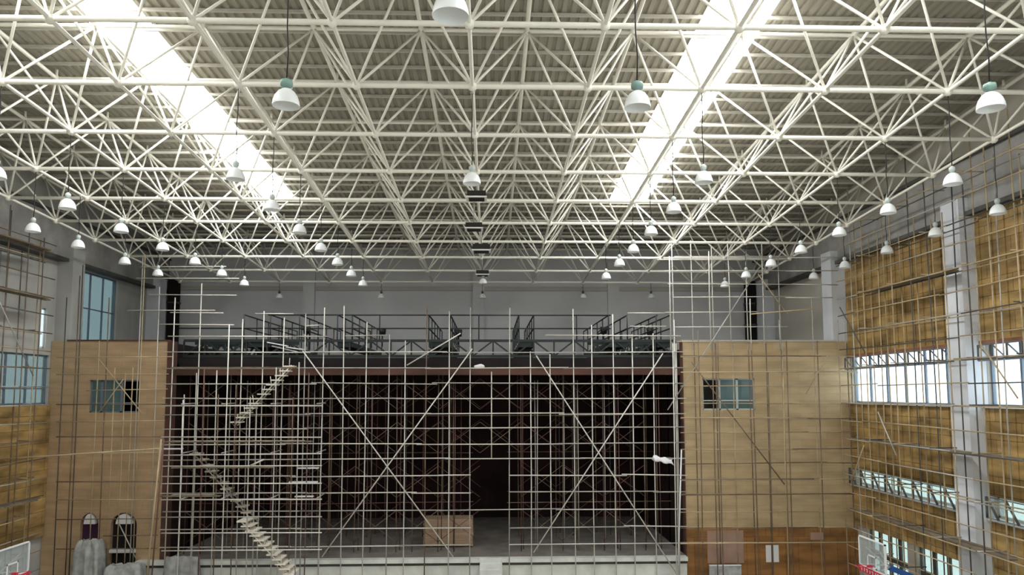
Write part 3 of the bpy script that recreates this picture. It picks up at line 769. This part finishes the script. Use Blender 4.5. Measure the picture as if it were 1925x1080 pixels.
# ------------------------------------------------------------------ pendant lamps
HL = CZ+5.37
def make_lamp(loc, cable_top, label, r=.225, kind='white'):
    t = empty('pendant_lamp', loc, label, 'lamp', 'pendant lamps under the roof')
    s_ = r/.225
    o = Vector(loc)
    dome = MB().lathe([(r, -.14*s_), (r*1.0, -.12*s_), (r*.95, -.05*s_), (r*.83, .03*s_), (r*.62, .10*s_), (r*.36, .145*s_), (r*.3, .15*s_), (r*.3, .142*s_), (r*.6, .09*s_), (r*.8, .02*s_), (r*.92, -.06*s_), (r*.975, -.135*s_), (r, -.14*s_)], o, 28)
    dome.build('dome_shade', 'dome', t)
    big = kind == 'big'; hr = .098 if big else .07
    MB().lathe([(.001, .335*s_), (.03*s_, .335*s_), (.04*s_, .315*s_), (hr*s_, .30*s_), ((hr+.008)*s_, .25*s_), (hr*s_, .205*s_), (.055*s_, .19*s_), (.05*s_, .142*s_), (.001, .142*s_)], o, 18).build('ballast_housing', 'ballast' if big else 'darktube' if kind == 'grey' else 'whitecap', t)
    n = 6; L = cable_top-(loc[2]+.33*s_); pts = []
    for i in range(n+1):
        f = i/n; pts.append((o.x+.03*math.sin(5*f*math.pi*.7)*(1-f)*min(1, f*4), o.y, loc[2]+.33*s_+L*f))
    MB().tube(pts, .012, 6).build('cable', 'cable', t)
    MB().lathe([(.02, -.03), (.05, -.02), (.05, .02), (.001, .03)], (o.x, o.y, cable_top-.02), 8).build('hook', 'galv', t)
    return t
def lamp_top(p):
    if min(abs(p.x-x) for x in GX) < .12 or min(abs(p.y-y) for y in GY) < .12: return bz(p.y)-.04
    return roofz(p.y, DECK-.08)
def snap(p):
    x = min(GX, key=lambda g: abs(g-p.x)); y = min(GY, key=lambda g: abs(g-p.y))
    return Vector((x if abs(x-p.x) < .45 else p.x, y if abs(y-p.y) < .35 else p.y, p.z))
ordn = ['nearest', 'second', 'third', 'fourth', 'fifth', 'sixth', 'seventh', 'eighth']
def lamp_row(pts, where, Z=HL):
    for k, (x, y) in enumerate(pts):
        p = snap(atZ(x, y, Z))
        make_lamp(tuple(p), lamp_top(p), 'white dome pendant lamp, %s from the camera in the row %s' % (ordn[k], where))
lamp_row([(1793, 337), (1674, 394), (1580, 436), (1506, 467), (1449, 494), (1401, 516), (1360, 535)], 'right of the right skylight')
lamp_row([(1322, 338), (1267, 394), (1225, 437), (1190, 468), (1165, 493), (1144, 518)], 'under the right skylight')
lamp_row([(441, 327), (513, 385), (563, 434), (603, 466), (634, 493), (660, 514), (681, 533)], 'right of the left skylight')
lamp_row([(3, 327), (124, 384), (224, 428), (302, 461), (364, 489), (416, 511), (457, 530)], 'left of the left skylight')
lamp_row([(62, 427), (157, 458), (233, 487), (296, 510)], 'along the left wall')
lamp_row([(1873, 396), (1760, 438), (1670, 470), (1595, 497), (1540, 518)], 'along the right wall')
p = atZ(887, 335, HL); make_lamp(tuple(p), lamp_top(p), 'white dome pendant lamp hanging above the first black box in mid roof')
p = atY(908, 528, 36.0); make_lamp(tuple(p), lamp_top(p), 'white dome pendant lamp just below the farthest black box in mid roof', .2)
for x, X, Y, y, lab in ((538, COL[-1], 12.02, 184, 'large near pendant lamp with a pale green cap, left of the middle'), (1198, COL[1], 12.02, 188, 'large near pendant lamp with a green cap, right of the middle'),
                     (1862, COL[3], 12.02, 190, 'large near pendant lamp with a green cap at the right edge'), (847, COL[0], 8.6, 10, 'nearest pendant lamp, cut by the top edge of the photo')):
    d = ray(x, y); p = Vector((0, 0, CZ))+d*(Y/d.y)
    make_lamp(tuple(p), lamp_top(p), 'white dome '+lab, .225, 'big')
for k, x in enumerate((525, 717, 907, 1096, 1224)):
    p = atY(x, 556, 42.05)
    make_lamp(tuple(p), lamp_top(p), 'grey pendant lamp against the back wall, %s from the left' % ('first', 'second', 'third', 'fourth', 'fifth')[k], .2, 'grey')

# black boxes hung from the middle of the frame
for k, (x, y, Y, w) in enumerate(((896, 369, 23.96, .62), (891, 427, 27.01, .62), (905, 468, 29.98, .72), (907, 514, 36.0, .62))):
    p = atY(x, y, Y)
    t = empty('box_fitting', tuple(p), 'black box fitting with a white rim hung in mid roof, %s from the camera' % ordn[k], 'box fitting', 'black boxes along the middle of the roof')
    h_ = w*.2
    MB().box((p.x-w/2, p.y-w*.4, p.z-h_*.4), (p.x+w/2, p.y+w*.4, p.z+h_*1.1)).build('casing', 'blackbox', t)
    MB().box((p.x-w/2-.03, p.y-w*.4-.03, p.z-h_*.75), (p.x+w/2+.03, p.y+w*.4+.03, p.z-h_*.4)).build('rim', 'whiterim', t)
    MB().box((p.x-w/2+.05, p.y-w*.4+.04, p.z-h_*.95), (p.x+w/2-.05, p.y+w*.4-.04, p.z-h_*.75)).build('grille', 'blackbox', t)
    MB().tube([(p.x, p.y, p.z+h_*1.1), (p.x, p.y, bz(p.y)-.05)], .022, 6).build('hanger', 'galv', t)

# ------------------------------------------------------------------ basketball goals
def goal(s, X, label):
    """s = +1: boom leads to +X (right goal), -1: to -X"""
    t = empty('basketball_goal', (X+s*2.0, 25.9, 0), label, 'basketball goal')
    y0, y1, z0, z1 = 25.0, 26.8, 2.58, 3.63
    board = MB().box((X-.012, y0+.04, z0+.04), (X+.012, y1-.04, z1-.04)).build('backboard', 'acrylic', t)
    f = MB()
    for a_, b_ in (((y0, z0), (y1, z0+.045)), ((y0, z1-.045), (y1, z1)), ((y0, z0), (y0+.045, z1)), ((y1-.045, z0), (y1, z1))):
        f.box((X-.03, a_[0], a_[1]), (X+.03, b_[0], b_[1]))
    f.build('board_frame', 'paper', board)
    q = MB(); ya, yb, za, zb = 25.6, 26.2, z0+.06, z0+.5
    for a_, b_ in (((ya, za), (yb, za+.05)), ((ya, zb-.05), (yb, zb)), ((ya, za), (ya+.05, zb)), ((yb-.05, za), (yb, zb))):
        q.box((X-s*.022-.006, a_[0], a_[1]), (X-s*.022+.006, b_[0], b_[1]))
    q.build('target_square', 'paper', board)
    pad = MB().box((X-.05, y0-.02, z0-.2), (X+.05, y1+.02, z0+.005)).build('edge_pad', 'red', t)
    mk = MB()
    for i in range(8):
        y = y0+.22+i*.19
        mk.box((X-s*.056-.004, y, z0-.15), (X-s*.056+.004, y+.03, z0-.04)); 
        if i % 2: mk.box((X-s*.056-.004, y+.03, z0-.06), (X-s*.056+.004, y+.1, z0-.04))
    mk.build('pad_lettering', 'paper', pad)
    # rim and net ring
    rim = MB(); c = (X-s*.4, 25.9, z0+.15)
    rim.tube([(c[0]+.225*math.cos(a), c[1]+.225*math.sin(a), c[2]) for a in [2*math.pi*i/20 for i in range(21)]], .012, 6)
    rim.box((min(X-s*.18, X-s*.03), 25.84, z0+.1), (max(X-s*.18, X-s*.03), 25.96, z0+.17)); rim.build('rim', 'red', t)
    # boom: two blue padded arms sloping down to the teal column on its base
    cxp = X+s*1.55
    for dy in (-.18, .18):
        MB().beam((X+s*.5, 25.9+dy, z0+.12), (cxp, 25.9+dy, z0-.3), .12, .18).build('boom', 'blue', t)
    fr = MB()
    for dy in (-.5, .5):
        fr.tube([(X+s*.04, 25.9+dy, z1-.35), (X+s*.5, 25.9+dy*.35, z0+.15)], .025, 6); fr.tube([(X+s*.04, 25.9+dy, z0+.1), (X+s*.5, 25.9+dy*.35, z0+.12)], .025, 6)
    fr.tube([(X+s*.5, 25.7, z0+.14), (X+s*.5, 26.1, z0+.14)], .03, 6); fr.build('board_bracket', 'paper', t)
    MB().beam((cxp, 25.9, .5), (cxp, 25.9, z0-.2), .2, .3).build('column', 'teal', t)
    MB().box((min(cxp-s*.9, cxp+s*.2), 25.2, .02), (max(cxp-s*.9, cxp+s*.2), 26.6, .5)).build('base', 'blue', t)
goal(1, 13.38, 'basketball goal with clear backboard and blue boom before the right windows')
goal(-1, -16.2, 'basketball goal with white framed clear backboard in the left corner')

# ------------------------------------------------------------------ odds and ends at the foot of the walls
def covered_stack(label, x0, x1, ytop, Y, depth, name='covered_stack'):
    X0, X1 = xAt(x0, Y, 1040), xAt(x1, Y, 1040); zt = zAt(ytop, Y)
    nx, ny = 14, 6; mb = MB()
    rings = []
    for k, f in enumerate((0, .3, .6, .84, .95, 1.0)):
        z = zt*f; grow = .12*(1-f)-(.0, .0, .0, .03, .09, .2)[k]*min(1, depth)
        ring = []
        per = [(u/nx, 0) for u in range(nx)]+[(1, v/ny) for v in range(ny)]+[(1-u/nx, 1) for u in range(nx)]+[(0, 1-v/ny) for v in range(ny)]
        for i, (u, v) in enumerate(per):
            w = .06*math.sin(i*2.3)*(1-f)+.03*math.sin(i*1.1+k)*f
            ring.append((X0-grow+w+(X1-X0+2*grow)*u, Y-grow+w+(depth+2*grow)*v, z+(.04*math.sin(i*1.7) if f > .5 else 0)))
        rings.append(ring)
    n = len(rings[0])
    for r in rings: mb.v += r
    for k in range(len(rings)-1):
        for i in range(n):
            a = k*n+i; b = k*n+(i+1) % n; mb.f.append((a, b, b+n, a+n)); mb.sm.append(True)
    mb.f.append(tuple((len(rings)-1)*n+i for i in range(n))); mb.sm.append(False)
    o = mb.build(name, 'sheet'); tag(o, label, 'covered stack')
covered_stack('pale sheeted stack under the purple doorway in the left corner', 138, 182, 1012, 32.9-.5, .7)
covered_stack('low grey sheeted stack before the black doorway', 196, 262, 1058, 32.4, .7)
covered_stack('grey sheeted stack leaning on the left end of the stage front', 310, 372, 1042, 32.75, .2)
nt_ = px_rect(1440, 1464, 1024, 1056, YF-.04)
nb_ = tag(MB().box((nt_[0], YF-.04, nt_[2]), (nt_[1], YF-.022, nt_[3])).build('notice_sheet', 'paper'), 'blank white paper sheet pinned low on the right ochre wall', 'notice')
r = px_rect(1334, 1394, 1061, 1110, 33.0)
bl = empty('leaning_board', ((r[0]+r[1])/2, 33.0, 0), 'pale grey board standing at the foot of the right ochre wall', 'board')
MB().box((r[0], 33.0, 0), (r[1], 33.05, r[3])).build('panel', 'sheet', bl); MB().box((r[0], 32.98, r[3]-.05), (r[1], 33.07, r[3])).build('edge', 'paper', bl)
